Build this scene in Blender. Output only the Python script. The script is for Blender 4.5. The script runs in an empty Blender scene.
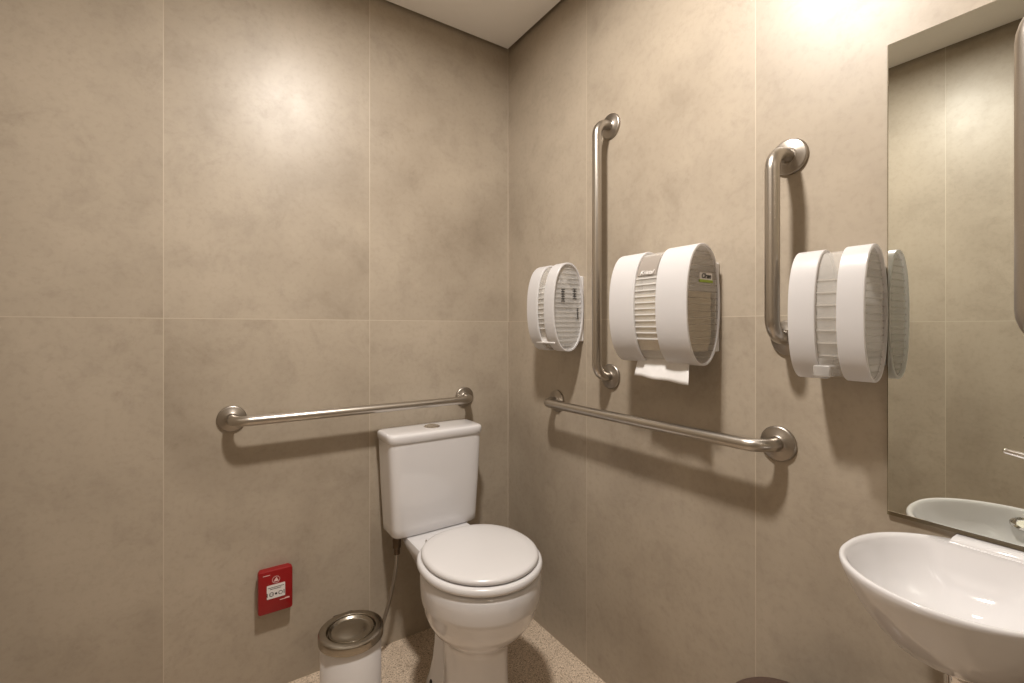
import bpy, bmesh, math, random
from mathutils import Vector, Matrix
random.seed(7)
S = bpy.context.scene
COL = S.collection
PI = math.pi

# ------------------------------------------------------------------ materials
def new_mat(name):
    m = bpy.data.materials.new(name); m.use_nodes = True
    nt = m.node_tree; b = nt.nodes['Principled BSDF']
    return m, nt, b
def L(nt, a, b): nt.links.new(a, b)
def math_node(nt, op, a, b=None, c=None):
    n = nt.nodes.new('ShaderNodeMath'); n.operation = op
    for i, v in enumerate((a, b, c)):
        if v is None: continue
        if isinstance(v, (int, float)): n.inputs[i].default_value = v
        else: L(nt, v, n.inputs[i])
    return n.outputs[0]
def noise(nt, vec, scale, detail=6, rough=.55, dist=0.0):
    n = nt.nodes.new('ShaderNodeTexNoise')
    n.inputs['Scale'].default_value = scale; n.inputs['Detail'].default_value = detail
    n.inputs['Roughness'].default_value = rough; n.inputs['Distortion'].default_value = dist
    L(nt, vec, n.inputs['Vector']); return n.outputs['Fac']
def ramp(nt, fac, stops):
    n = nt.nodes.new('ShaderNodeValToRGB'); e = n.color_ramp.elements
    while len(e) < len(stops): e.new(0.5)
    for el, (p, c) in zip(e, stops):
        el.position = p; el.color = (*c, 1) if len(c) == 3 else c
    L(nt, fac, n.inputs['Fac']); return n.outputs['Color']
def mix(nt, fac, a, b, mode='MIX'):
    n = nt.nodes.new('ShaderNodeMix'); n.data_type = 'RGBA'; n.blend_type = mode
    for sock, v in ((n.inputs[0], fac), (n.inputs[6], a), (n.inputs[7], b)):
        if isinstance(v, (int, float)): sock.default_value = v
        elif isinstance(v, tuple): sock.default_value = (*v, 1)
        else: L(nt, v, sock)
    return n.outputs[2]
def bump(nt, b, h, strength, dist=.002):
    n = nt.nodes.new('ShaderNodeBump'); n.inputs['Strength'].default_value = strength
    n.inputs['Distance'].default_value = dist
    L(nt, h, n.inputs['Height']); L(nt, n.outputs['Normal'], b.inputs['Normal'])
def pos(nt):
    g = nt.nodes.new('ShaderNodeNewGeometry'); return g.outputs['Position']
def objc(nt):
    g = nt.nodes.new('ShaderNodeTexCoord'); return g.outputs['Object']

def tile_material(name, axis, start, width=.598, height=1.2):
    """large format cement-look porcelain, thin pale joints"""
    m, nt, b = new_mat(name)
    p = pos(nt)
    sx = nt.nodes.new('ShaderNodeSeparateXYZ'); L(nt, p, sx.inputs[0])
    u = sx.outputs['X' if axis == 'x' else 'Y']; v = sx.outputs['Z']
    tu = math_node(nt, 'DIVIDE', math_node(nt, 'SUBTRACT', u, start), width)
    tv = math_node(nt, 'DIVIDE', v, height)
    du = math_node(nt, 'MULTIPLY', math_node(nt, 'PINGPONG', tu, .5), width)
    dv = math_node(nt, 'MULTIPLY', math_node(nt, 'PINGPONG', tv, .5), height)
    d = math_node(nt, 'MINIMUM', du, dv)
    joint = math_node(nt, 'LESS_THAN', d, .0010)
    # each tile shifts the pattern so that it breaks at the joints
    cell = math_node(nt, 'ADD', math_node(nt, 'MULTIPLY', math_node(nt, 'FLOOR', tu), 3.7),
                     math_node(nt, 'MULTIPLY', math_node(nt, 'FLOOR', tv), 11.3))
    cx = nt.nodes.new('ShaderNodeCombineXYZ')
    for i in range(3): L(nt, cell, cx.inputs[i])
    va = nt.nodes.new('ShaderNodeVectorMath'); va.operation = 'ADD'
    L(nt, p, va.inputs[0]); L(nt, cx.outputs[0], va.inputs[1]); q = va.outputs[0]
    big = noise(nt, q, 1.9, 5, .55, .2)
    med = noise(nt, q, 9.0, 9, .66, .3)
    fine = noise(nt, q, 60, 4, .6)
    base = ramp(nt, big, [(.25, (.308, .258, .199)), (.50, (.400, .342, .270)), (.78, (.468, .403, .322))])
    veil = ramp(nt, med, [(.30, (.84, .83, .82)), (.48, (1, 1, 1)), (.72, (1.05, 1.05, 1.05))])
    c = mix(nt, .75, base, veil, 'MULTIPLY')
    sp = ramp(nt, fine, [(.33, (.86, .85, .83)), (.50, (1, 1, 1)), (.9, (1.05, 1.05, 1.05))])
    c = mix(nt, .45, c, sp, 'MULTIPLY')
    stain = ramp(nt, noise(nt, q, 4.4, 12, .78, .5), [(.55, (1, 1, 1)), (.68, (.78, .765, .75))])
    c = mix(nt, .6, c, stain, 'MULTIPLY')
    c = mix(nt, joint, c, (.52, .455, .36))
    L(nt, c, b.inputs['Base Color'])
    r = ramp(nt, med, [(.3, (.43,)*3), (.7, (.37,)*3)])
    L(nt, r, b.inputs['Roughness'])
    b.inputs['Specular IOR Level'].default_value = .5
    h = math_node(nt, 'ADD', math_node(nt, 'MULTIPLY', fine, .15), math_node(nt, 'MULTIPLY', joint, -1.0))
    bump(nt, b, h, .12, .001)
    return m

def simple(name, col, rough=.5, metal=0.0, spec=.5, coat=0.0, var=.0, scale=20, bstr=0):
    m, nt, b = new_mat(name)
    b.inputs['Roughness'].default_value = rough; b.inputs['Metallic'].default_value = metal
    b.inputs['Specular IOR Level'].default_value = spec
    b.inputs['Coat Weight'].default_value = coat; b.inputs['Coat Roughness'].default_value = .05
    f = noise(nt, objc(nt), scale, 4)
    lo = tuple(c*(1-var) for c in col); hi = tuple(min(1, c*(1+var)) for c in col)
    L(nt, ramp(nt, f, [(.35, lo), (.65, hi)]), b.inputs['Base Color'])
    if bstr: bump(nt, b, f, bstr, .001)
    return m

def brushed(name, col, rough, scale=(6, 6, 900)):
    m, nt, b = new_mat(name)
    mp = nt.nodes.new('ShaderNodeMapping'); mp.inputs['Scale'].default_value = scale
    L(nt, objc(nt), mp.inputs['Vector'])
    f = noise(nt, mp.outputs[0], 1.0, 4, .6)
    L(nt, ramp(nt, f, [(.3, tuple(c*.93 for c in col)), (.7, tuple(min(1, c*1.05) for c in col))]), b.inputs['Base Color'])
    L(nt, ramp(nt, f, [(.3, (rough-.02,)*3), (.7, (rough+.03,)*3)]), b.inputs['Roughness'])
    b.inputs['Metallic'].default_value = 1
    return m

def clear_plastic(name, tint, opacity, rough=.12):
    m, nt, b = new_mat(name)
    out = nt.nodes['Material Output']
    b.inputs['Base Color'].default_value = (*tint, 1); b.inputs['Roughness'].default_value = rough
    t = nt.nodes.new('ShaderNodeBsdfTransparent'); t.inputs['Color'].default_value = (.96, .95, .93, 1)
    ms = nt.nodes.new('ShaderNodeMixShader')
    f = noise(nt, objc(nt), 14, 3)
    op = nt.nodes.new('ShaderNodeMapRange'); L(nt, f, op.inputs['Value'])
    op.inputs['To Min'].default_value = max(0, opacity-.06); op.inputs['To Max'].default_value = min(1, opacity+.06)
    L(nt, op.outputs[0], ms.inputs[0]); L(nt, t.outputs[0], ms.inputs[1]); L(nt, b.outputs[0], ms.inputs[2])
    L(nt, ms.outputs[0], out.inputs['Surface'])
    return m

M = {}
M['tileA'] = tile_material('porcelain_tile_back', 'x', -.604)
M['tileB'] = tile_material('porcelain_tile_right', 'y', -.490, .590)
M['tileC'] = tile_material('porcelain_tile_left', 'y', -1.060)
M['paint'] = simple('ceiling_paint', (.88, .87, .85), .85, var=.015, scale=4)
M['dark_gap'] = simple('recess_shade', (.10, .085, .07), .9)  # dark colour puts the shade of the ceiling gap into the soffit
M['ceramic'] = simple('white_vitreous_china', (.70, .69, .70), .09, spec=.55, coat=.4, var=.01, scale=3)
M['seat'] = simple('white_seat_plastic', (.69, .68, .685), .24, var=.01, scale=3)
M['white_plastic'] = simple('white_abs_plastic', (.78, .775, .79), .30, var=.012, scale=6)
# the moulded hoops are thin and let some light through
m, nt, b = new_mat('thin_white_abs'); M['band'] = m
b.inputs['Roughness'].default_value = .30
L(nt, ramp(nt, noise(nt, objc(nt), 6, 3), [(.35, (.78, .775, .79)), (.65, (.80, .795, .81))]), b.inputs['Base Color'])
tr = nt.nodes.new('ShaderNodeBsdfTranslucent'); tr.inputs['Color'].default_value = (.85, .82, .79, 1)
ms = nt.nodes.new('ShaderNodeMixShader'); ms.inputs[0].default_value = .36
L(nt, b.outputs[0], ms.inputs[1]); L(nt, tr.outputs[0], ms.inputs[2]); L(nt, ms.outputs[0], nt.nodes['Material Output'].inputs['Surface'])
M['steel'] = brushed('brushed_stainless', (.50, .465, .42), .30, (900, 900, 900))
M['steel_h'] = brushed('brushed_stainless_flange', (.37, .335, .295), .36, (700, 700, 700))
M['chrome'] = simple('chrome', (.82, .81, .80), .06, 1.0, var=.02)
M['satin'] = brushed('satin_steel_bin', (.37, .335, .28), .24, (30, 30, 30))
M['bin_white'] = simple('white_painted_metal', (.68, .66, .655), .35, var=.01)
M['black'] = simple('black_rubber', (.012, .011, .010), .5)
M['dark_plate'] = simple('grey_logo_plate', (.30, .265, .235), .35)
M['red'] = simple('red_abs', (.27, .004, .006), .36, var=.03)
M['red_ink'] = simple('pale_red_print', (.75, .52, .50), .5)
M['paper_label'] = simple('paper_label', (.78, .75, .74), .6)
M['ink'] = simple('black_ink', (.02, .018, .018), .6)
M['green_ink'] = simple('green_print', (.30, .42, .03), .5)
M['white_ink'] = simple('white_print', (.82, .80, .78), .5)
M['tissue'] = simple('soft_tissue', (.74, .73, .725), .9, var=.03, scale=40, bstr=.2)
M['towel'] = simple('cream_paper', (.90, .82, .68), .9, var=.04, scale=40)
M['clear'] = clear_plastic('clear_ribbed_plastic', (.80, .78, .75), .26, .08)
M['smoke'] = clear_plastic('smoky_ribbed_plastic', (.55, .525, .495), .24, .18)
M['frost'] = clear_plastic('frosted_clear_plastic', (.74, .73, .72), .34, .2)
M['rib'] = clear_plastic('clear_moulded_ribs', (.90, .89, .88), .62, .12)
M['brown'] = simple('dark_brown_plastic', (.075, .045, .036), .35, var=.05)
M['edge'] = simple('mirror_edge', (.17, .135, .08), .35)
M['brass'] = simple('aged_brass_nut', (.14, .105, .075), .35, 1.0)
M['hose'] = brushed('braided_steel_hose', (.38, .355, .32), .35, (120, 120, 500))

m, nt, b = new_mat('mirror_silver'); M['mirror'] = m
b.inputs['Metallic'].default_value = 1; b.inputs['Roughness'].default_value = .0
f = noise(nt, objc(nt), 2, 2)
L(nt, ramp(nt, f, [(.3, (.80, .825, .775)), (.7, (.815, .84, .79))]), b.inputs['Base Color'])

m, nt, b = new_mat('speckled_granite'); M['granite'] = m
p = pos(nt)
f1 = noise(nt, p, 210, 3, .75); f2 = noise(nt, p, 90, 5, .75); f3 = noise(nt, p, 12, 4, .6)
c = ramp(nt, f1, [(.34, (.13, .09, .065)), (.43, (.54, .43, .325)), (.58, (.78, .65, .51)), (.70, (.95, .84, .70))])
c2 = ramp(nt, f2, [(.36, (.22, .18, .14)), (.46, (1, 1, 1))])
c = mix(nt, .75, c, c2, 'MULTIPLY')
c3 = ramp(nt, f3, [(.35, (.82, .80, .78)), (.6, (1, 1, 1))])
c = mix(nt, .7, c, c3, 'MULTIPLY')
L(nt, c, b.inputs['Base Color']); b.inputs['Roughness'].default_value = .45

m, nt, b = new_mat('lamp_diffuser'); M['lamp'] = m
b.inputs['Base Color'].default_value = (.9, .88, .85, 1)
b.inputs['Emission Color'].default_value = (1, .92, .83, 1); b.inputs['Emission Strength'].default_value = 12

# ------------------------------------------------------------------ object helpers
def tag(o, label=None, cat=None, group=None, kind=None):
    if label: o['label'] = label
    if cat: o['category'] = cat
    if group: o['group'] = group
    if kind: o['kind'] = kind
    return o
def empty(name, loc, label, cat, group=None):
    o = bpy.data.objects.new(name, None); COL.objects.link(o)
    o.empty_display_size = .05; o.location = loc
    return tag(o, label, cat, group)
def build(name, bm, mat, parent=None, smooth=True, bevel=0, angle=40, subsurf=0, kind=None):
    """bmesh in world coordinates -> ONE mesh object, children keep their world place"""
    bmesh.ops.recalc_face_normals(bm, faces=bm.faces[:])
    me = bpy.data.meshes.new(name); 
    org = Vector((0, 0, 0))
    if parent is not None:
        q = parent
        while q is not None: org = org + q.location; q = q.parent
        bmesh.ops.translate(bm, verts=bm.verts[:], vec=-org)
    bm.to_mesh(me); bm.free()
    o = bpy.data.objects.new(name, me); COL.objects.link(o)
    if isinstance(mat, (list, tuple)):
        for mm in mat: me.materials.append(mm)
    else: me.materials.append(mat)
    if parent is not None: o.parent = parent
    if smooth:
        for p_ in me.polygons: p_.use_smooth = True
        try: me.set_sharp_from_angle(angle=math.radians(angle))
        except Exception: pass
    if bevel:
        md = o.modifiers.new('Bevel', 'BEVEL'); md.width = bevel; md.segments = 3
        md.limit_method = 'ANGLE'; md.angle_limit = math.radians(35)
    if subsurf:
        md = o.modifiers.new('Subdivision', 'SUBSURF'); md.levels = subsurf; md.render_levels = subsurf
    if kind: o['kind'] = kind
    return o
def new(): return bmesh.new()
def box(bm, x0, x1, y0, y1, z0, z1):
    vs = [bm.verts.new((x, y, z)) for z in (z0, z1) for y in (y0, y1) for x in (x0, x1)]
    for f_ in ((0,1,3,2),(4,6,7,5),(0,4,5,1),(2,3,7,6),(0,2,6,4),(1,5,7,3)):
        bm.faces.new([vs[i] for i in f_])
    return vs
def loft(bm, rings, cap0=True, cap1=True, closed=True):
    R = [[bm.verts.new(p_) for p_ in r] for r in rings]
    n = len(R[0])
    for a, b_ in zip(R[:-1], R[1:]):
        for i in range(n if closed else n-1):
            j = (i+1) % n
            bm.faces.new((a[i], a[j], b_[j], b_[i]))
    if cap0: bm.faces.new(R[0][::-1])
    if cap1: bm.faces.new(R[-1])
    return R
def lathe(bm, c, prof, n=64, cap0=False, cap1=False, axis='z'):
    rings = []
    for r, h in prof:
        ring = []
        for i in range(n):
            a = 2*PI*i/n; ca, sa = r*math.cos(a), r*math.sin(a)
            if axis == 'z': ring.append((c[0]+ca, c[1]+sa, c[2]+h))
            elif axis == 'x': ring.append((c[0]+h, c[1]+ca, c[2]+sa))
            else: ring.append((c[0]+ca, c[1]+h, c[2]+sa))
        rings.append(ring)
    return loft(bm, rings, cap0, cap1)
def tube(bm, pts, r, n=20, caps=True):
    pts = [Vector(p_) for p_ in pts]; rings = []; prev = None
    for i, p_ in enumerate(pts):
        t = (pts[min(i+1, len(pts)-1)] - pts[max(i-1, 0)]).normalized()
        if prev is None:
            ref = Vector((0, 0, 1)) if abs(t.z) < .9 else Vector((1, 0, 0))
            u = t.cross(ref).normalized()
        else:
            u = (prev - t*prev.dot(t)).normalized()
        prev = u; v = t.cross(u)
        rr = r[i] if isinstance(r, (list, tuple)) else r
        rings.append([p_ + u*rr*math.cos(2*PI*k/n) + v*rr*math.sin(2*PI*k/n) for k in range(n)])
    return loft(bm, rings, caps, caps)
def catmull(P, seg=8):
    P = [Vector(p_) for p_ in P]; P = [2*P[0]-P[1]] + P + [2*P[-1]-P[-2]]; out = []
    for i in range(1, len(P)-2):
        for k in range(seg):
            t = k/seg; a, b_, c_, d = P[i-1:i+3]
            out.append(.5*((2*b_)+(c_-a)*t+(2*a-5*b_+4*c_-d)*t*t+(3*b_-a-3*c_+d)*t**3))
    out.append(P[-2]); return out
def text_mesh(name, body, size, mat, parent, loc, rot, extrude=.0004, align='CENTER', shear=0, bold=0):
    cu = bpy.data.curves.new(name, 'FONT'); cu.body = body; cu.size = size; cu.extrude = extrude
    cu.align_x = align; cu.align_y = 'CENTER'; cu.shear = shear; cu.offset = bold
    t = bpy.data.objects.new(name, cu); COL.objects.link(t)
    bpy.context.view_layer.update()
    dg = bpy.context.evaluated_depsgraph_get()
    me = bpy.data.meshes.new_from_object(t.evaluated_get(dg))
    bpy.data.objects.remove(t); bpy.data.curves.remove(cu)
    mw = Matrix.Translation(loc) @ rot.to_4x4()
    me.transform(mw)
    q = parent; org = Vector((0, 0, 0))
    while q is not None: org = org + q.location; q = q.parent
    me.transform(Matrix.Translation(-org))
    me.name = name; me.materials.clear(); me.materials.append(mat)
    o = bpy.data.objects.new(name, me); COL.objects.link(o); o.parent = parent
    return o

# ------------------------------------------------------------------ the setting
W, H, YB = 1.565, 2.370, -2.75
def wall(name, x0, x1, y0, y1, z0, z1, mat):
    bm = new(); box(bm, x0, x1, y0, y1, z0, z1)
    return build(name, bm, mat, smooth=False, kind='structure')
wall('wall_back', -W-.12, .12, 0, .12, 0, 2.5, M['tileA'])
wall('wall_right', 0, .12, YB, 0, 0, 2.5, M['tileB'])
wall('wall_left', -W-.12, -W, YB, 0, 0, 2.5, M['tileC'])
wall('wall_partition', -.56, 0, -1.765, -1.645, 0, 2.5, M['tileA'])
wall('wall_front', -W-.12, .12, YB-.12, YB, 0, 2.5, M['tileA'])
wall('floor', -W-.12, .12, YB-.12, .12, -.1, 0, M['granite'])
g = .018
lamps = [(-.752, -.985), (-.90, -2.20)]  # second one is an unseen lamp added behind the camera as fill
LR = .075
def ceiling_slab():
    """plasterboard ceiling with the round cut-outs for its downlights"""
    bm = new()
    x0, x1, y0, y1 = -W+g, -g, YB+g, -g
    ys = [y0, -1.6, y1]
    for (la, (ya, yb)) in zip(lamps[::-1], ((ys[0], ys[1]), (ys[1], ys[2]))):
        n = 48; R0 = []; R1 = []
        for i in range(n):
            a = 2*PI*i/n; ca, sa = math.cos(a), math.sin(a)
            R0.append(bm.verts.new((la[0]+LR*ca, la[1]+LR*sa, H)))
            t = min((((x1 if ca > 0 else x0)-la[0])/ca) if abs(ca) > 1e-6 else 1e9,
                    (((yb if sa > 0 else ya)-la[1])/sa) if abs(sa) > 1e-6 else 1e9)
            R1.append(bm.verts.new((la[0]+t*ca, la[1]+t*sa, H)))
        for i in range(n):
            j = (i+1) % n
            p_, q_ = R1[i].co, R1[j].co
            if abs(p_.x-q_.x) > 1e-5 and abs(p_.y-q_.y) > 1e-5:      # a corner lies between
                cxv = p_.x if abs(p_.x-x0) < 1e-5 or abs(p_.x-x1) < 1e-5 else q_.x
                cyv = p_.y if abs(p_.y-ya) < 1e-5 or abs(p_.y-yb) < 1e-5 else q_.y
                cv = bm.verts.new((cxv, cyv, H))
                bm.faces.new((R0[i], R0[j], R1[j], cv, R1[i]))
            else:
                bm.faces.new((R0[i], R0[j], R1[j], R1[i]))
    bmesh.ops.remove_doubles(bm, verts=bm.verts[:], dist=1e-5)
    ret = bmesh.ops.extrude_face_region(bm, geom=bm.faces[:])
    bmesh.ops.translate(bm, verts=[v for v in ret['geom'] if isinstance(v, bmesh.types.BMVert)], vec=(0, 0, .02))
    return build('ceiling', bm, M['paint'], smooth=False, kind='structure')
ceiling_slab()
bm = new(); box(bm, -W-.12, .12, YB-.12, .12, 2.5, 2.6)
build('ceiling_soffit', bm, M['dark_gap'], smooth=False, kind='structure')

# ------------------------------------------------------------------ recessed downlight, plus an added fill lamp in the passage
for i, (lx, ly) in enumerate(lamps):
    t = empty('ceiling_downlight', (lx, ly, H), ('round recessed downlight in the white ceiling above the toilet and bars' if i == 0
              else 'added unseen fill downlight in the ceiling of the entrance passage'), 'ceiling light')
    bm = new()
    lathe(bm, (lx, ly, H), [(LR-.002, .012), (LR-.002, -.002), (LR+.002, -.004), (LR+.012, -.004), (LR+.014, 0), (LR-.002, .0)])
    build('trim_ring', bm, M['white_plastic'], t)
    bm = new(); lathe(bm, (lx, ly, H), [(LR-.003, .006), (LR-.003, .009)], cap0=True, cap1=True)
    build('diffuser', bm, M['lamp'], t)
    la = bpy.data.lights.new('downlight_lamp', 'AREA'); la.shape = 'DISK'; la.size = 2*LR-.02
    la.energy = (32.5, 1.5)[i]; la.color = (1, .93, .855)
    lo = bpy.data.objects.new('downlight_lamp', la); COL.objects.link(lo)
    lo.parent = t; lo.location = (0, 0, .002)

# ------------------------------------------------------------------ grab bars
def arc(c, a, b_, r, n=8):
    """quarter bend from direction a to direction b about corner c"""
    c, a, b_ = Vector(c), Vector(a), Vector(b_)
    o = c - a*r + b_*r
    return [o - b_*r*math.cos(PI/2*k/n) + a*r*math.sin(PI/2*k/n) for k in range(n+1)]
def grab_bar(p0, p1, out, stand, label, rad=.0150, bend=.045):
    p0, p1, out = Vector(p0), Vector(p1), Vector(out)
    t = empty('grab_bar', (p0+p1)/2, label, 'grab bar', 'stainless grab bars')
    d = (p1-p0).normalized()
    pts = [p0+out*.006] + arc(p0+out*stand, out, d, bend) + arc(p1+out*stand, d, -out, bend) + [p1+out*.006]
    bm = new(); tube(bm, pts, rad, 28)
    build('rail', bm, M['steel'], t)
    ax = 'x' if abs(out.x) > .5 else 'y'; sgn = out.x + out.y
    for p_ in (p0, p1):
        bm = new()
        lathe(bm, p_, [(.0405, 0), (.0405, sgn*.004), (.039, sgn*.0065), (.036, sgn*.0078), (.020, sgn*.0095), (.0175, sgn*.012), (.0160, sgn*.012)],
              48, cap0=True, cap1=True, axis=ax)
        build('flange', bm, M['steel_h'], t)
    return t
grab_bar((-1.032, 0, .890), (-.219, 0, .891), (0, -1, 0), .075, 'long horizontal brushed steel grab bar on the wall behind the toilet tank')
grab_bar((0, -.330, .899), (0, -1.134, .905), (-1, 0, 0), .068, 'long horizontal brushed steel grab bar low on the right wall beside the toilet')
grab_bar((0, -.606, 1.828), (0, -.606, 1.014), (-1, 0, 0), .064, 'tall vertical brushed steel grab bar between two white paper dispensers')
grab_bar((0, -1.158, 1.558), (0, -1.158, 1.149), (-1, 0, 0), .076, 'short vertical brushed steel grab bar left of the soap dispenser')
grab_bar((-.304, -1.645, 1.550), (-.304, -1.645, 1.148), (0, 1, 0), .075, 'vertical brushed steel grab bar cut by the right picture edge before the mirror')

# ------------------------------------------------------------------ mirror
t = empty('wall_mirror', (0, -1.49, .812), 'tall frameless wall mirror above the white washbasin', 'mirror')
bm = new(); box(bm, -.006, 0, -1.640, -1.3395, .8115, 1.716); build('backing', bm, M['edge'], t, smooth=False)
bm = new(); box(bm, -.010, -.006, -1.640, -1.3415, .8195, 1.7155); build('glass', bm, M['mirror'], t, smooth=False, bevel=.0012)

# ------------------------------------------------------------------ toilet
TX = -.4045
def oval(cx, cy, ax, af, ab, z, n=64, e=2.0, eb=None):
    """plan outline: af toward the room (-y), ab toward the wall (+y)"""
    out = []
    for i in range(n):
        a = 2*PI*i/n; c_, s_ = math.cos(a), math.sin(a)
        ee = e if s_ < 0 else (eb or e)
        x = cx + ax*math.copysign(abs(c_)**(2/ee), c_)
        y = cy + (af if s_ < 0 else ab)*math.copysign(abs(s_)**(2/ee), s_)
        out.append((x, y, z))
    return out
wc = empty('toilet', (TX, -.40, 0), 'white close-coupled toilet with closed lid in the corner', 'toilet')
bm = new()
BY = -.458
bowl = [ # z, cy, ax, af, ab
    (.452, BY, .150, .172, .165), (.456, BY, .165, .186, .180), (.452, BY, .174, .196, .188), (.440, BY, .1785, .201, .191),
    (.415, BY, .1795, .202, .192), (.385, BY, .1775, .200, .192), (.372, BY, .1760, .198, .192), (.369, BY, .1745, .196, .190),
    (.345, BY, .169, .188, .186), (.318, BY, .160, .175, .180), (.292, BY+.002, .145, .156, .170), (.270, BY+.006, .126, .136, .160),
    (.252, BY+.010, .106, .118, .155), (.236, BY+.014, .096, .107, .150), (.215, BY+.016, .0925, .100, .150), (.17, BY+.018, .0900, .098, .150),
    (.10, BY+.018, .091, .102, .150), (.05, BY+.018, .095, .110, .150), (.018, BY+.018, .100, .119, .150), (.0, BY+.018, .102, .121, .150)]
loft(bm, [oval(TX, cy, ax, af-.008*min(1, max(0, (z-.2)/.1)), ab, z) for z, cy, ax, af, ab in bowl])
# trapway body behind the pedestal, flaring to the foot and up to the tank deck
rear = [(0, .102, -.43, -.225), (.018, .100, -.43, -.225), (.04, .091, -.42, -.232), (.09, .080, -.41, -.240), (.15, .074, -.40, -.245), (.22, .071, -.40, -.240),
        (.29, .076, -.40, -.205), (.34, .088, -.40, -.140), (.375, .102, -.40, -.075), (.40, .112, -.40, -.040), (.418, .120, -.40, -.026), (.432, .122, -.40, -.022), (.4465, .117, -.39, -.03)]
def rrect(cx, ax, yf, yb, z, e=3.2, n=64):
    cy = (yf+yb)/2; ay = (yb-yf)/2; out = []
    for i in range(n):
        a = 2*PI*i/n; c_, s_ = math.cos(a), math.sin(a)
        out.append((cx+ax*math.copysign(abs(c_)**(2/e), c_), cy+ay*math.copysign(abs(s_)**(2/e), s_), z))
    return out
loft(bm, [rrect(TX, ax, yf, yb, z) for z, ax, yf, yb in rear])
build('bowl', bm, M['ceramic'], wc, angle=60)
# bolt cap on the foot
bm = new(); lathe(bm, (TX-.084, -.300, .028), [(.013, 0), (.013, .006), (.009, .012), (.003, .014)], 24, True, True)
o = build('bolt_cap', bm, M['black'], wc); tag(o, 'small black bolt cap on the foot')
# seat ring
bm = new()
so = [(.4590, .150, .165, .168), (.4590, .174, .188, .188), (.4625, .1805, .1945, .193), (.468, .182, .196, .194), (.477, .1805, .1945, .193), (.4815, .176, .190, .190), (.4815, .150, .165, .168)]
si = [(.4815, .115, .140, .120), (.4590, .115, .140, .120)]
rings = [oval(TX, BY, ax+.0015, af, ab, z, eb=2.3) for z, ax, af, ab in so+si]
loft(bm, rings+[rings[0]], False, False); bmesh.ops.remove_doubles(bm, verts=bm.verts[:], dist=1e-6)
build('seat', bm, M['seat'], wc, angle=60)
bm = new()
lo_ = [(.4850, .160, .172, .176), (.4850, .1680, .1800, .182), (.487, .1705, .1825, .184), (.4925, .1710, .1830, .184), (.4975, .1680, .1800, .182),
       (.5005, .160, .172, .174), (.5030, .135, .146, .148), (.5042, .08, .086, .088), (.5045, .03, .034, .033)]
loft(bm, [oval(TX+.001, BY, ax, af, ab, z, eb=2.3) for z, ax, af, ab in lo_])
build('seat_lid', bm, M['seat'], wc, angle=60)
for s in (-1, 1):
    bm = new(); tube(bm, [(TX+s*.075-.020, -.270, .471), (TX+s*.075+.020, -.270, .471)], .0105, 20)
    lathe(bm, (TX+s*.075, -.270, .445), [(.012, 0), (.012, .018), (.009, .022)], 20, True, True)
    build('hinge', bm, M['seat'], wc)
# tank
bm = new()
def tank_ring(hx, yf, yb, z, e=7.5): return rrect(TX, hx+.0015, yf, yb, z, e, 96)
tk = [(.4475, .146, -.141, -.022), (.4485, .157, -.152, -.014), (.454, .161, -.156, -.012), (.48, .162, -.157, -.012), (.60, .1695, -.161, -.011),
      (.72, .1755, -.164, -.010), (.774, .1775, -.165, -.010), (.776, .1775, -.165, -.010)]
loft(bm, [tank_ring(a, b_, c_, z) for z, a, b_, c_ in tk])
tank = build('tank', bm, M['ceramic'], wc, angle=50)
bm = new()
tl = [(.775, .168, -.157, -.012), (.7765, .1795, -.167, -.008), (.779, .1815, -.1695, -.007), (.797, .1820, -.1700, -.007), (.8025, .1805, -.1685, -.008),
      (.8060, .177, -.165, -.010), (.8078, .170, -.158, -.015), (.8088, .12, -.13, -.04), (.809, .05, -.10, -.07)]
loft(bm, [tank_ring(a, b_, c_, z) for z, a, b_, c_ in tl])
build('tank_lid', bm, M['ceramic'], wc, angle=50)
bm = new(); lathe(bm, (TX, -.098, .8035), [(.030, 0), (.030, .006), (.027, .0090), (.0240, .0090), (.0230, .0060), (.0222, .0105), (.016, .0125), (.004, .0132)], 40, True, True)
box(bm, TX-.0006, TX+.0006, -.119, -.077, .8135, .8172)
o = build('flush_button', bm, M['chrome'], wc); tag(o, 'round chrome dual flush button')

# supply hose
t = empty('supply_hose', (-.660, 0, .06), 'braided steel water hose hanging under the left side of the tank', 'hose')
hp = catmull([(-.543, -.112, .388), (-.545, -.110, .34), (-.553, -.100, .27), (-.567, -.085, .19), (-.585, -.068, .115), (-.615, -.052, .062), (-.652, -.046, .050), (-.660, -.046, .066)], 10)
bm = new(); tube(bm, hp, .0062, 14); build('braided_tube', bm, M['hose'], t)
bm = new()
lathe(bm, (-.543, -.112, .380), [(.0075, 0), (.0110, .003), (.0110, .024), (.0145, .026), (.0145, .054), (.012, .058), (.012, .0685)], 18, True, True)
o = build('coupling_nut', bm, M['brass'], t); tag(o, 'dull dark coupling nut')
bm = new()
lathe(bm, (-.660, -.046, .058), [(.0095, 0), (.0095, .018), (.013, .019), (.013, .044), (.010, .047)], 20, True, True)
lathe(bm, (-.660, 0, .086), [(.028, 0), (.028, -.004), (.012, -.010), (.0095, -.012), (.0095, -.056), (.016, -.058), (.017, -.075), (.013, -.082)], 24, True, True, 'y')
o = build('angle_valve', bm, M['chrome'], t)

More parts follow.
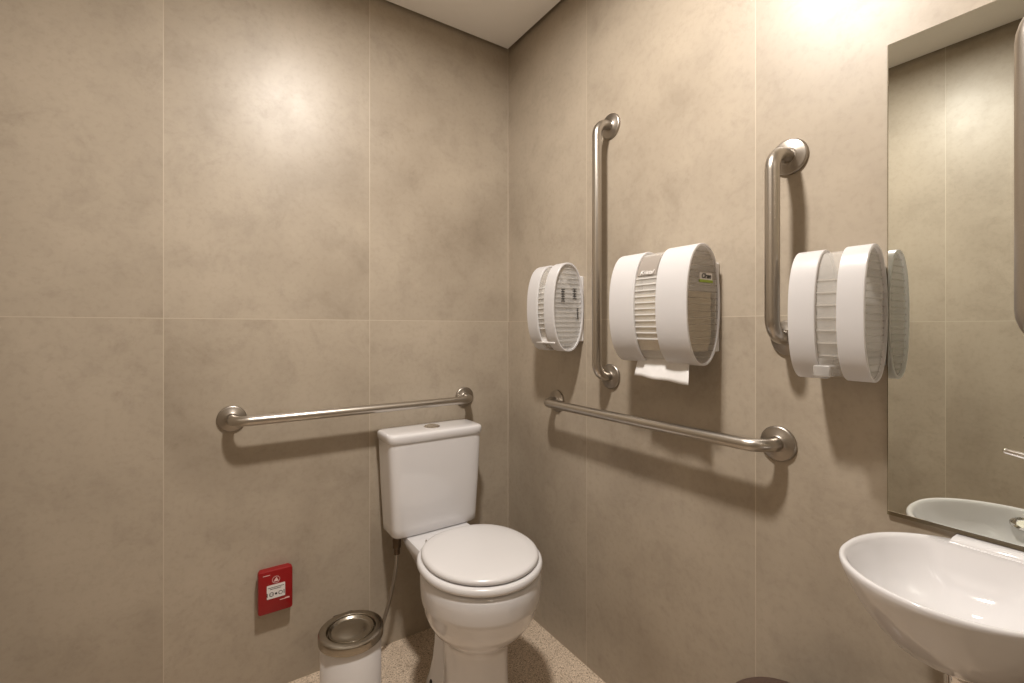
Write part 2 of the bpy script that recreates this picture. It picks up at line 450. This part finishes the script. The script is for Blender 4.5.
# ------------------------------------------------------------------ pedal bin beside the toilet
bx, by, bh, br = -.736, -.258, .269, .0900
t = empty('pedal_bin', (bx, by, 0), 'small white cylindrical pedal bin with steel lid beside the toilet', 'bin')
bm = new()
lathe(bm, (bx, by, 0), [(br-.006, .014), (br-.003, .016), (br-.003, bh-.02), (br-.006, bh-.016)], 64, True, True); build('body', bm, M['bin_white'], t)
bm = new(); lathe(bm, (bx, by, 0), [(br+.002, 0), (br+.002, .012), (br-.001, .016)], 64, True, True); build('base_ring', bm, M['black'], t)
bm = new()
lathe(bm, (bx, by, bh), [(br-.001, -.022), (br+.003, -.021), (br+.0035, -.004), (br+.002, .001), (br-.003, .0035), (.0715, .0035), (.0695, .0015), (.0690, -.004), (.0675, -.006), (.0665, -.006)], 72)
build('rim', bm, M['satin'], t)
bm = new()
lathe(bm, (bx, by, bh), [(.0665, -.007), (.0655, .0005), (.0640, .0022), (.0615, .0012), (.0585, -.0030), (.054, -.0045), (.040, -.0015), (.022, .0010), (.006, .0018)], 72, True, True)
o = build('lid', bm, M['satin'], t); tag(o, 'dished round steel flap')
bm = new(); box(bm, bx-.022, bx+.022, by-br-.035, by-br+.012, .006, .012)
build('pedal', bm, M['satin'], t, bevel=.002)
bm = new(); box(bm, bx-.03, bx+.03, by+br-.004, by+br+.012, bh-.03, bh-.004)
build('hinge', bm, M['black'], t, bevel=.003)

# brown bin whose rounded top just reaches into the picture
cx_, cy_, r_ = -.148, -1.222, .110
t = empty('waste_bin', (cx_, cy_, 0), 'dark brown round waste bin whose lid shows at the bottom edge by the basin', 'bin')
bm = new(); lathe(bm, (cx_, cy_, 0), [(.088, 0), (.092, .004), (.103, .374), (.100, .377)], 56, True, True); build('body', bm, M['brown'], t)
bm = new(); lathe(bm, (cx_, cy_, .377), [(.107, -.004), (.1085, .002), (.1085, .018), (.106, .026), (.096, .034), (.07, .040), (.04, .044), (.01, .045)], 56, True, True)
build('lid', bm, M['brown'], t)

# ------------------------------------------------------------------ red alarm box on the back wall
rx, rz_, hw, hh, dp = -.9135, .333, .0495, .0672, .036
t = empty('alarm_box', (rx, 0, rz_), 'red emergency alarm call box low on the back wall', 'alarm')
bm = new()
def rr(cx, cz, hw, hh, y, r, n=6):
    out = []
    for (sx, sz, a0) in ((1, 1, 0), (-1, 1, PI/2), (-1, -1, PI), (1, -1, 3*PI/2)):
        for k in range(n+1):
            a = a0+PI/2*k/n
            out.append((cx+sx*(hw-r)+r*math.cos(a), y, cz+sz*(hh-r)+r*math.sin(a)))
    return out
loft(bm, [rr(rx, rz_, hw-.004, hh-.004, .002, .006), rr(rx, rz_, hw-.004, hh-.004, -.016, .006)])
build('back_box', bm, M['red'], t)
bm = new()
loft(bm, [rr(rx, rz_, hw, hh, -.016, .008), rr(rx, rz_, hw, hh, -dp+.004, .008), rr(rx, rz_, hw-.0012, hh-.0012, -dp+.0012, .007), rr(rx, rz_, hw-.004, hh-.004, -dp, .006)])
cover = build('cover', bm, M['red'], t)
rz_ -= .003
RA = Matrix(((1, 0, 0), (0, 0, -1), (0, 1, 0)))      # text facing -y
yf = -dp-.0006
bm = new(); loft(bm, [rr(rx+.001, rz_+.004, .0262, .0215, -dp+.0002, .002), rr(rx+.001, rz_+.004, .0262, .0215, yf, .002)])
lab = build('label_plate', bm, M['paper_label'], cover); tag(lab, 'white printed label')
# three pictograms and the lines of print
bm = new()
def ring_y(bm, cx, cz, ro, ri, y, n=28):
    lathe(bm, (cx, y, cz), [(ro, .0003), (ro, -.0003), (ri, -.0003), (ri, .0003), (ro, .0003)], n, axis='y')
ring_y(bm, rx-.012, rz_-.004, .0068, .0052, yf-.0002)
ring_y(bm, rx+.014, rz_-.004, .0062, .0047, yf-.0002)
lathe(bm, (rx+.001, yf-.0002, rz_-.004), [(.0034, .0003), (.0034, -.0003)], 20, True, True, 'y')
for dx in (-.0235, .0245): box(bm, rx+dx-.0016, rx+dx+.0006, yf-.0005, yf+.0002, rz_-.010, rz_+.002)
for k in range(2): box(bm, rx-.022+.006*k, rx+.024-.008*k, yf-.0005, yf+.0002, rz_+.0165-.005*k, rz_+.0180-.005*k)
for sx in (-1, 1): box(bm, rx-.012+sx*.0025-.0006, rx-.012+sx*.0025+.0006, yf-.0005, yf+.0002, rz_-.006, rz_-.002)
build('pictograms', bm, M['ink'], cover)
bm = new()
ring_y(bm, rx+.001, rz_+.040, .0112, .0100, yf+.0002)
tri = [(-.0075, -.0055), (.0078, -.0055), (.0012, .0075)]
a_ = [bm.verts.new((rx+.001+x, yf, rz_+.040+z)) for x, z in tri]; b__ = [bm.verts.new((rx+.001+x, yf+.0006, rz_+.040+z)) for x, z in tri]
bm.faces.new(a_); bm.faces.new(b__[::-1])
for i in range(3): bm.faces.new((a_[i], b__[i], b__[(i+1) % 3], a_[(i+1) % 3]))
o = build('bell_symbol', bm, M['red_ink'], cover, smooth=False)
bm = new(); box(bm, rx-.036, rx-.016, yf, yf+.0006, rz_+.0575, rz_+.0592); build('print_line', bm, M['red_ink'], cover, smooth=False)
bm = new(); box(bm, rx+.012, rx+.040, yf, yf+.0006, rz_-.0290, rz_-.0268); box(bm, rx+.026, rx+.040, yf, yf+.0006, rz_-.0268, rz_-.0250)
build('print_line', bm, M['red_ink'], cover, smooth=False)

# ------------------------------------------------------------------ elliptical hoop dispensers on the right wall
def ell(y, ax, az, xc, zc, e=2.25, n=72):
    out = []
    for i in range(n):
        a = 2*PI*i/n; c_, s_ = math.cos(a), math.sin(a)
        out.append((xc+ax*math.copysign(abs(c_)**(2/e), c_), y, zc+az*math.copysign(abs(s_)**(2/e), s_)))
    return out
def dispenser(name, label, cat, y0, y1, b0, b1, zc, hz, p, slats, gap=.006, s_top=.45, s_bot=-.50, slat_mat='rib', panel='smoke'):
    """y0 far end, y1 near end (smaller y); b0/b1 where the clear centre strip begins and ends"""
    ax = (p-gap)/2; xc = -gap-ax
    t = empty(name, (0, (y0+y1)/2, zc), label, cat)
    th = .0052
    for (ya, yb) in ((y0, b0), (b1, y1)):
        bm = new()
        rings = [ell(ya, ax-th, hz-th, xc, zc), ell(ya, ax-.001, hz-.001, xc, zc), ell(ya-.0012, ax, hz, xc, zc), ell(yb+.0012, ax, hz, xc, zc), ell(yb, ax-.001, hz-.001, xc, zc),
                 ell(yb, ax-th, hz-th, xc, zc)]
        loft(bm, rings+[rings[0]], False, False); bmesh.ops.remove_doubles(bm, verts=bm.verts[:], dist=1e-6)
        build('side_band', bm, M['band'], t, angle=35)
    # clear centre strip, recessed between the bands, with moulded horizontal slats
    rc, zc2 = ax-.006, hz-.006
    bm = new()
    rings = [ell(b0+.004, rc, zc2, xc, zc), ell(b1-.004, rc, zc2, xc, zc), ell(b1-.004, rc-.002, zc2-.002, xc, zc), ell(b0+.004, rc-.002, zc2-.002, xc, zc)]
    loft(bm, rings+[rings[0]], False, False); bmesh.ops.remove_doubles(bm, verts=bm.verts[:], dist=1e-6)
    nf = len(bm.faces)
    for k in range(slats):
        z = zc + hz*(s_top + (s_bot-s_top)*k/(slats-1))
        q = abs((z-zc)/zc2)
        xf = xc - rc*(1-q**2.25)**(1/2.25)
        box(bm, xf-.0022, xf+.006, b1-.001, b0+.001, z-.0016, z+.0016)
    bm.faces.ensure_lookup_table()
    for f_ in bm.faces[nf:]: f_.material_index = 1
    build('window', bm, [M['clear'], M[slat_mat]], t)
    # ribbed end panels set inside the hoops
    for s, ye in ((1, y0-.012), (-1, y1+.006)):
        bm = new()
        loft(bm, [ell(ye, ax-th, hz-th, xc, zc), ell(ye-s*.002, ax-th, hz-th, xc, zc)])
        n = 17
        for k in range(n):
            z = zc + (hz-.012)*(-1+2*(k+.5)/n); q = abs((z-zc)/(hz-th)); xw = (ax-th)*(max(0, 1-q**2.25))**(1/2.25) - .002
            if xw > .01: 
                if s < 0: box(bm, xc-xw, xc+xw, ye-.0022, ye+.0004, z-.0012, z+.0012)
        build('end_panel', bm, M[panel], t, smooth=False)
    bm = new(); box(bm, -gap-.012, 0, y1+.006, y0-.006, zc-hz*.78, zc+hz*.72)
    build('back_plate', bm, M['white_plastic'], t, bevel=.003)
    return t, xc, ax

RBx = Matrix(((0, 0, -1), (-1, 0, 0), (0, 1, 0)))    # text on a face toward -x
# toilet paper dispenser in the corner
t1, xc, ax = dispenser('toilet_paper_dispenser', 'narrow white oval toilet paper dispenser nearest the corner, left of the tall bar', 'paper dispenser',
                       -.332, -.482, -.392, -.430, 1.243, .151, .142, 9, s_top=.44, s_bot=-.48, panel='frost')
t = empty('toilet_paper_stack', (-.075, -.40, 1.11), 'white toilet paper seen inside the narrow dispenser nearest the corner', 'toilet paper')
bm = new()
loft(bm, [[(x+xc, y, z) for x, y, z in [(-.045, -.352, zz), (.045, -.352, zz), (.047+.002*s, -.466, zz), (-.047-.002*s, -.466, zz)]] for zz, s in ((1.118, 1), (1.128, -1), (1.155, 1), (1.18, -1), (1.205, 1), (1.228, -1))])
build('folded_sheets', bm, M['tissue'], t, bevel=.004)
bm = new(); lathe(bm, (xc, -.405, 1.295), [(.032, .055), (.034, .053), (.034, -.053), (.032, -.055)], 28, True, True, 'y'); build('core', bm, M['white_plastic'], t)

for (xa, xb, za, zb, n) in ((-.104, -.088, 1.262, 1.302, 6), (-.052, -.036, 1.272, 1.306, 5), (-.034, -.027, 1.205, 1.238, 6)):
    bm = new(); box(bm, xa+.4*(xb-xa), xa+.6*(xb-xa), -.4780, -.4775, za, zb)
    for k in range(n):
        z = za+(zb-za)*k/(n-1); box(bm, xa, xb, -.4783, -.4776, z-.0014, z+.0014)
    o = build('instruction_print', bm, M['ink'], t1, smooth=False); tag(o, 'tiny dark print on the clear end panel')

# paper towel dispenser
t2, xc, ax = dispenser('paper_towel_dispenser', 'wide white oval paper towel dispenser right of the tall vertical bar', 'paper dispenser',
                       -.739, -.993, -.829, -.901, 1.2295, .152, .146, 11, s_top=.48, s_bot=-.57)
bm = new()
pl = []
rc, zc2 = ax-.0045, .152-.0045
zs = [1.2295+.152*f_ for f_ in (.53, .62, .71, .80, .88)]
outer = []; inner = []
for z in zs:
    q = abs((z-1.2295)/zc2); xf = xc-rc*(1-q**2.25)**(1/2.25)
    outer.append(xf); inner.append(xf+.003)
rings = [[(xo, -.8305, z), (xo, -.8935, z), (xi, -.8935, z), (xi, -.8305, z)] for xo, xi, z in zip(outer, inner, zs)]
loft(bm, rings); lp = build('logo_plate', bm, M['dark_plate'], t2); tag(lp, 'dark grey plate with white script')
text_mesh('brand_lettering', 'Kristal', .0165, M['white_ink'], lp, (outer[0]-.0008, -.865, zs[0]+.0075), RBx @ Matrix.Rotation(0.42, 3, 'X').inverted(), .0006, shear=.2)
RY = Matrix(((1, 0, 0), (0, 0, -1), (0, 1, 0)))      # text on a face toward -y
t2p = t2
bm = new(); box(bm, xc-.012, xc+.040, -.9895, -.9870, 1.290, 1.309); st = build('sticker', bm, M['paper_label'], t2p, smooth=False); tag(st, 'white and green sticker on the end panel')
bm = new(); box(bm, xc-.012, xc+.042, -.9900, -.9870, 1.285, 1.2915); build('sticker_stripe', bm, M['green_ink'], st, smooth=False)
text_mesh('sticker_lettering', 'Clean', .0165, M['ink'], st, (xc+.014, -.9898, 1.3005), RY, .0004, shear=.25, bold=.0006)
# folded towels inside and the sheet hanging out
t = empty('paper_towel_stack', (xc, -.856, 1.10), 'cream folded paper towels inside the wide dispenser', 'paper towels')
bm = new()
rings = []
for k in range(13):
    z = 1.112+.0125*k; j = .0015*(-1)**k
    q = abs((z-1.2295)/.143); hx = min(.050, .062*(1-q**2.25)**(1/2.25)-.004)
    rings.append([(xc-hx-j, -.756, z), (xc+hx+j, -.756, z), (xc+hx+j, -.979, z), (xc-hx-j, -.979, z)])
loft(bm, rings); build('folded_sheets', bm, M['towel'], t, smooth=False)
bm = new()
nU, nV = 22, 8; grid = []
for j in range(nV+1):
    v = j/nV; row = []
    for i in range(nU+1):
        u = i/nU
        y = -.803 - .158*u + .008*(1-u)*v - .012*u*v
        x = xc-.012 - .020*v + .004*math.sin(u*9.0+1.2)*v + .010*max(0, 1-abs(u-.35)*4)*v*(1-.5*v)
        z = 1.1115 - v*(.072 + .010*u) + .0012*math.sin(u*13)*v
        row.append((x, y, z))
    grid.append(row)
V = [[bm.verts.new(p_) for p_ in r] for r in grid]
for j in range(nV):
    for i in range(nU): bm.faces.new((V[j][i], V[j][i+1], V[j+1][i+1], V[j+1][i]))
sh = build('paper_towel', bm, M['tissue']); tag(sh, 'white paper towel sheet hanging out below the wide dispenser', 'paper towel')
md = sh.modifiers.new('Solidify', 'SOLIDIFY'); md.thickness = .0008

# soap dispenser by the mirror
t3, xc, ax = dispenser('soap_dispenser', 'small white oval soap dispenser beside the left mirror edge', 'soap dispenser',
                       -1.213, -1.343, -1.262, -1.299, 1.1985, .129, .125, 7, .012, s_top=.50, s_bot=-.62, slat_mat='clear', panel='frost')
bm = new()
loft(bm, [rrect(xc, .030, -1.322, -1.230, z, 3) for z in (1.112, 1.118, 1.24, 1.252)])
build('soap_pouch', bm, M['frost'], t3)
bm = new()
loft(bm, [[(x, y, z) for x, y in ((xc-.058, -1.290), (xc-.058, -1.260), (xc+.02, -1.260), (xc+.02, -1.290))] for z in (1.078, 1.100)])
build('push_lever', bm, M['frost'], t3, bevel=.003)

# ------------------------------------------------------------------ washbasin in the right corner
bcx, bcy, bR, bz = -.180, -1.4710, .146, .799
t = empty('washbasin', (0, bcy, bz), 'small round white wall-hung washbasin under the mirror', 'washbasin')
bm = new()
prof = [(.012, -.124), (.040, -.123), (.058, -.118), (.080, -.105), (.100, -.086), (.1175, -.064), (.1305, -.042), (.1390, -.024), (.1448, -.010), (.1460, -.003),
        (.1450, .0005), (.1430, .0020), (.1400, .0020), (.1370, .0005), (.1340, -.004), (.1300, -.014), (.121, -.036), (.107, -.058), (.088, -.075), (.064, -.086), (.040, -.091), (.022, -.093), (.012, -.094)]
R_ = lathe(bm, (bcx, bcy, bz), prof, 96, False, False)
for k, ring in enumerate(R_):                     # the bowl is flattened at the back where it meets the splash ledge
    for v in ring:
        dx, dy = (v.co.x-bcx)/.146, (v.co.y-bcy)/.146      # round front, drawn out toward the wall
        v.co.y = bcy + .137*dy*(1 if dx < 0 else 1+.10*dx*abs(dy)); v.co.x = bcx + dx*(.133 if dx < 0 else .178)
        if k >= 12:
            lim = -.035 - .35*max(0, bz-v.co.z)
            if v.co.x > lim: v.co.x = lim
# join the drain hole
# rear deck with raised splash ledge against the wall
rect = lambda x0, x1, y0, y1, z: [(x0, y0, z), (x1, y0, z), (x1, y1, z), (x0, y1, z)]
dk = [(-.029, 0, -1.615, -1.430, bz-.050), (-.029, 0, -1.615, -1.432, bz-.003), (-.028, 0, -1.615, -1.434, bz+.002), (-.022, 0, -1.615, -1.437, bz+.0085), (-.016, 0, -1.615, -1.439, bz+.0105)]
loft(bm, [rect(a, b_, c_, d, z) for a, b_, c_, d, z in dk])
bs = build('bowl', bm, M['ceramic'], t, angle=60)
# overflow cover on the front inner wall
bm = new()
lathe(bm, (0, 0, 0), [(.0225, 0), (.0225, .002), (.020, .0045), (.013, .0055), (.012, .002), (.004, .002)], 36, True, True)
for v in bm.verts: v.co.y *= 1.0; v.co.x *= .62
bmesh.ops.rotate(bm, verts=bm.verts[:], cent=(0, 0, 0), matrix=Matrix.Rotation(math.radians(66), 3, 'Y'))
bmesh.ops.translate(bm, verts=bm.verts[:], vec=(bcx-.1130, -1.4790, bz-.025))
o = build('overflow_cover', bm, M['chrome'], t); tag(o, 'oval chrome overflow cover')
bm = new(); lathe(bm, (bcx+.012, bcy-.014, bz-.0935), [(.024, 0), (.024, .003), (.020, .005), (.012, .004), (.010, .001)], 32, True, True)
build('drain', bm, M['chrome'], t)
# waste under the bowl
t = empty('bottle_trap', (bcx, bcy, .50), 'chrome waste pipe and trap under the washbasin', 'drain pipe')
bm = new(); lathe(bm, (bcx+.012, bcy-.014, .40), [(.016, 0), (.016, .228), (.024, .232), (.025, .258), (.024, .268), (.022, .272), (.016, .2745)], 32, True, True)
build('tailpiece', bm, M['chrome'], t)
bm = new(); lathe(bm, (bcx+.012, bcy-.014, .40), [(.022, -.02), (.030, -.012), (.030, .09), (.026, .10), (.017, .102)], 32, True, True)
tube(bm, [(bcx+.02, bcy-.014, .465), (bcx+.07, bcy-.014, .465), (-.003, bcy-.014, .465)], .015, 20)
build('trap_cup', bm, M['chrome'], t)
bm = new(); lathe(bm, (.002, bcy-.014, .465), [(.032, 0), (.032, -.004), (.018, -.010), (.0155, -.010)], 28, True, True, 'x')
build('wall_flange', bm, M['chrome'], t)
# tap: its lever reaches into the picture
tx, ty, tz = -.028, -1.592, bz+.0115
t = empty('basin_tap', (tx, ty, tz), 'chrome basin tap whose lever tip shows at the right edge by the mirror', 'tap')
bm = new(); lathe(bm, (tx, ty, tz), [(.022, 0), (.022, .005), (.0175, .009), (.0175, .128), (.0185, .131), (.0185, .150), (.016, .156), (.004, .158)], 36, True, True)
build('body', bm, M['chrome'], t)
bm = new(); tube(bm, catmull([(tx-.010, ty, tz+.09), (tx-.05, ty+.004, tz+.098), (tx-.085, ty+.008, tz+.092), (tx-.098, ty+.010, tz+.072)], 6), .0085, 18); build('spout', bm, M['chrome'], t)
bm = new(); tube(bm, [(tx-.004, ty+.005, tz+.146), (-.068, -1.545, tz+.163), (-.084, -1.511, .9830), (-.085, -1.509, .9834)], [.0055, .0048, .0042, .0025], 16); build('lever', bm, M['chrome'], t)

# ------------------------------------------------------------------ camera, world, view
cam = bpy.data.cameras.new('camera'); co = bpy.data.objects.new('camera', cam); COL.objects.link(co)
co.location = (-1.105, -1.682, 1.170)
yaw = math.atan2(.555, .833)
co.rotation_euler = (PI/2, 0, -yaw)
cam.sensor_width = 36; cam.lens = 36*463/1024; cam.shift_y = -13/1024
cam.clip_start = .02
S.camera = co
w = bpy.data.worlds.new('world'); S.world = w; w.use_nodes = True
w.node_tree.nodes['Background'].inputs[0].default_value = (1, .95, .9, 1)
w.node_tree.nodes['Background'].inputs[1].default_value = .0
S.view_settings.view_transform = 'Standard'; S.view_settings.look = 'None'
S.view_settings.gamma = 1; S.view_settings.use_curve_mapping = False
S.view_settings.exposure = 0.0
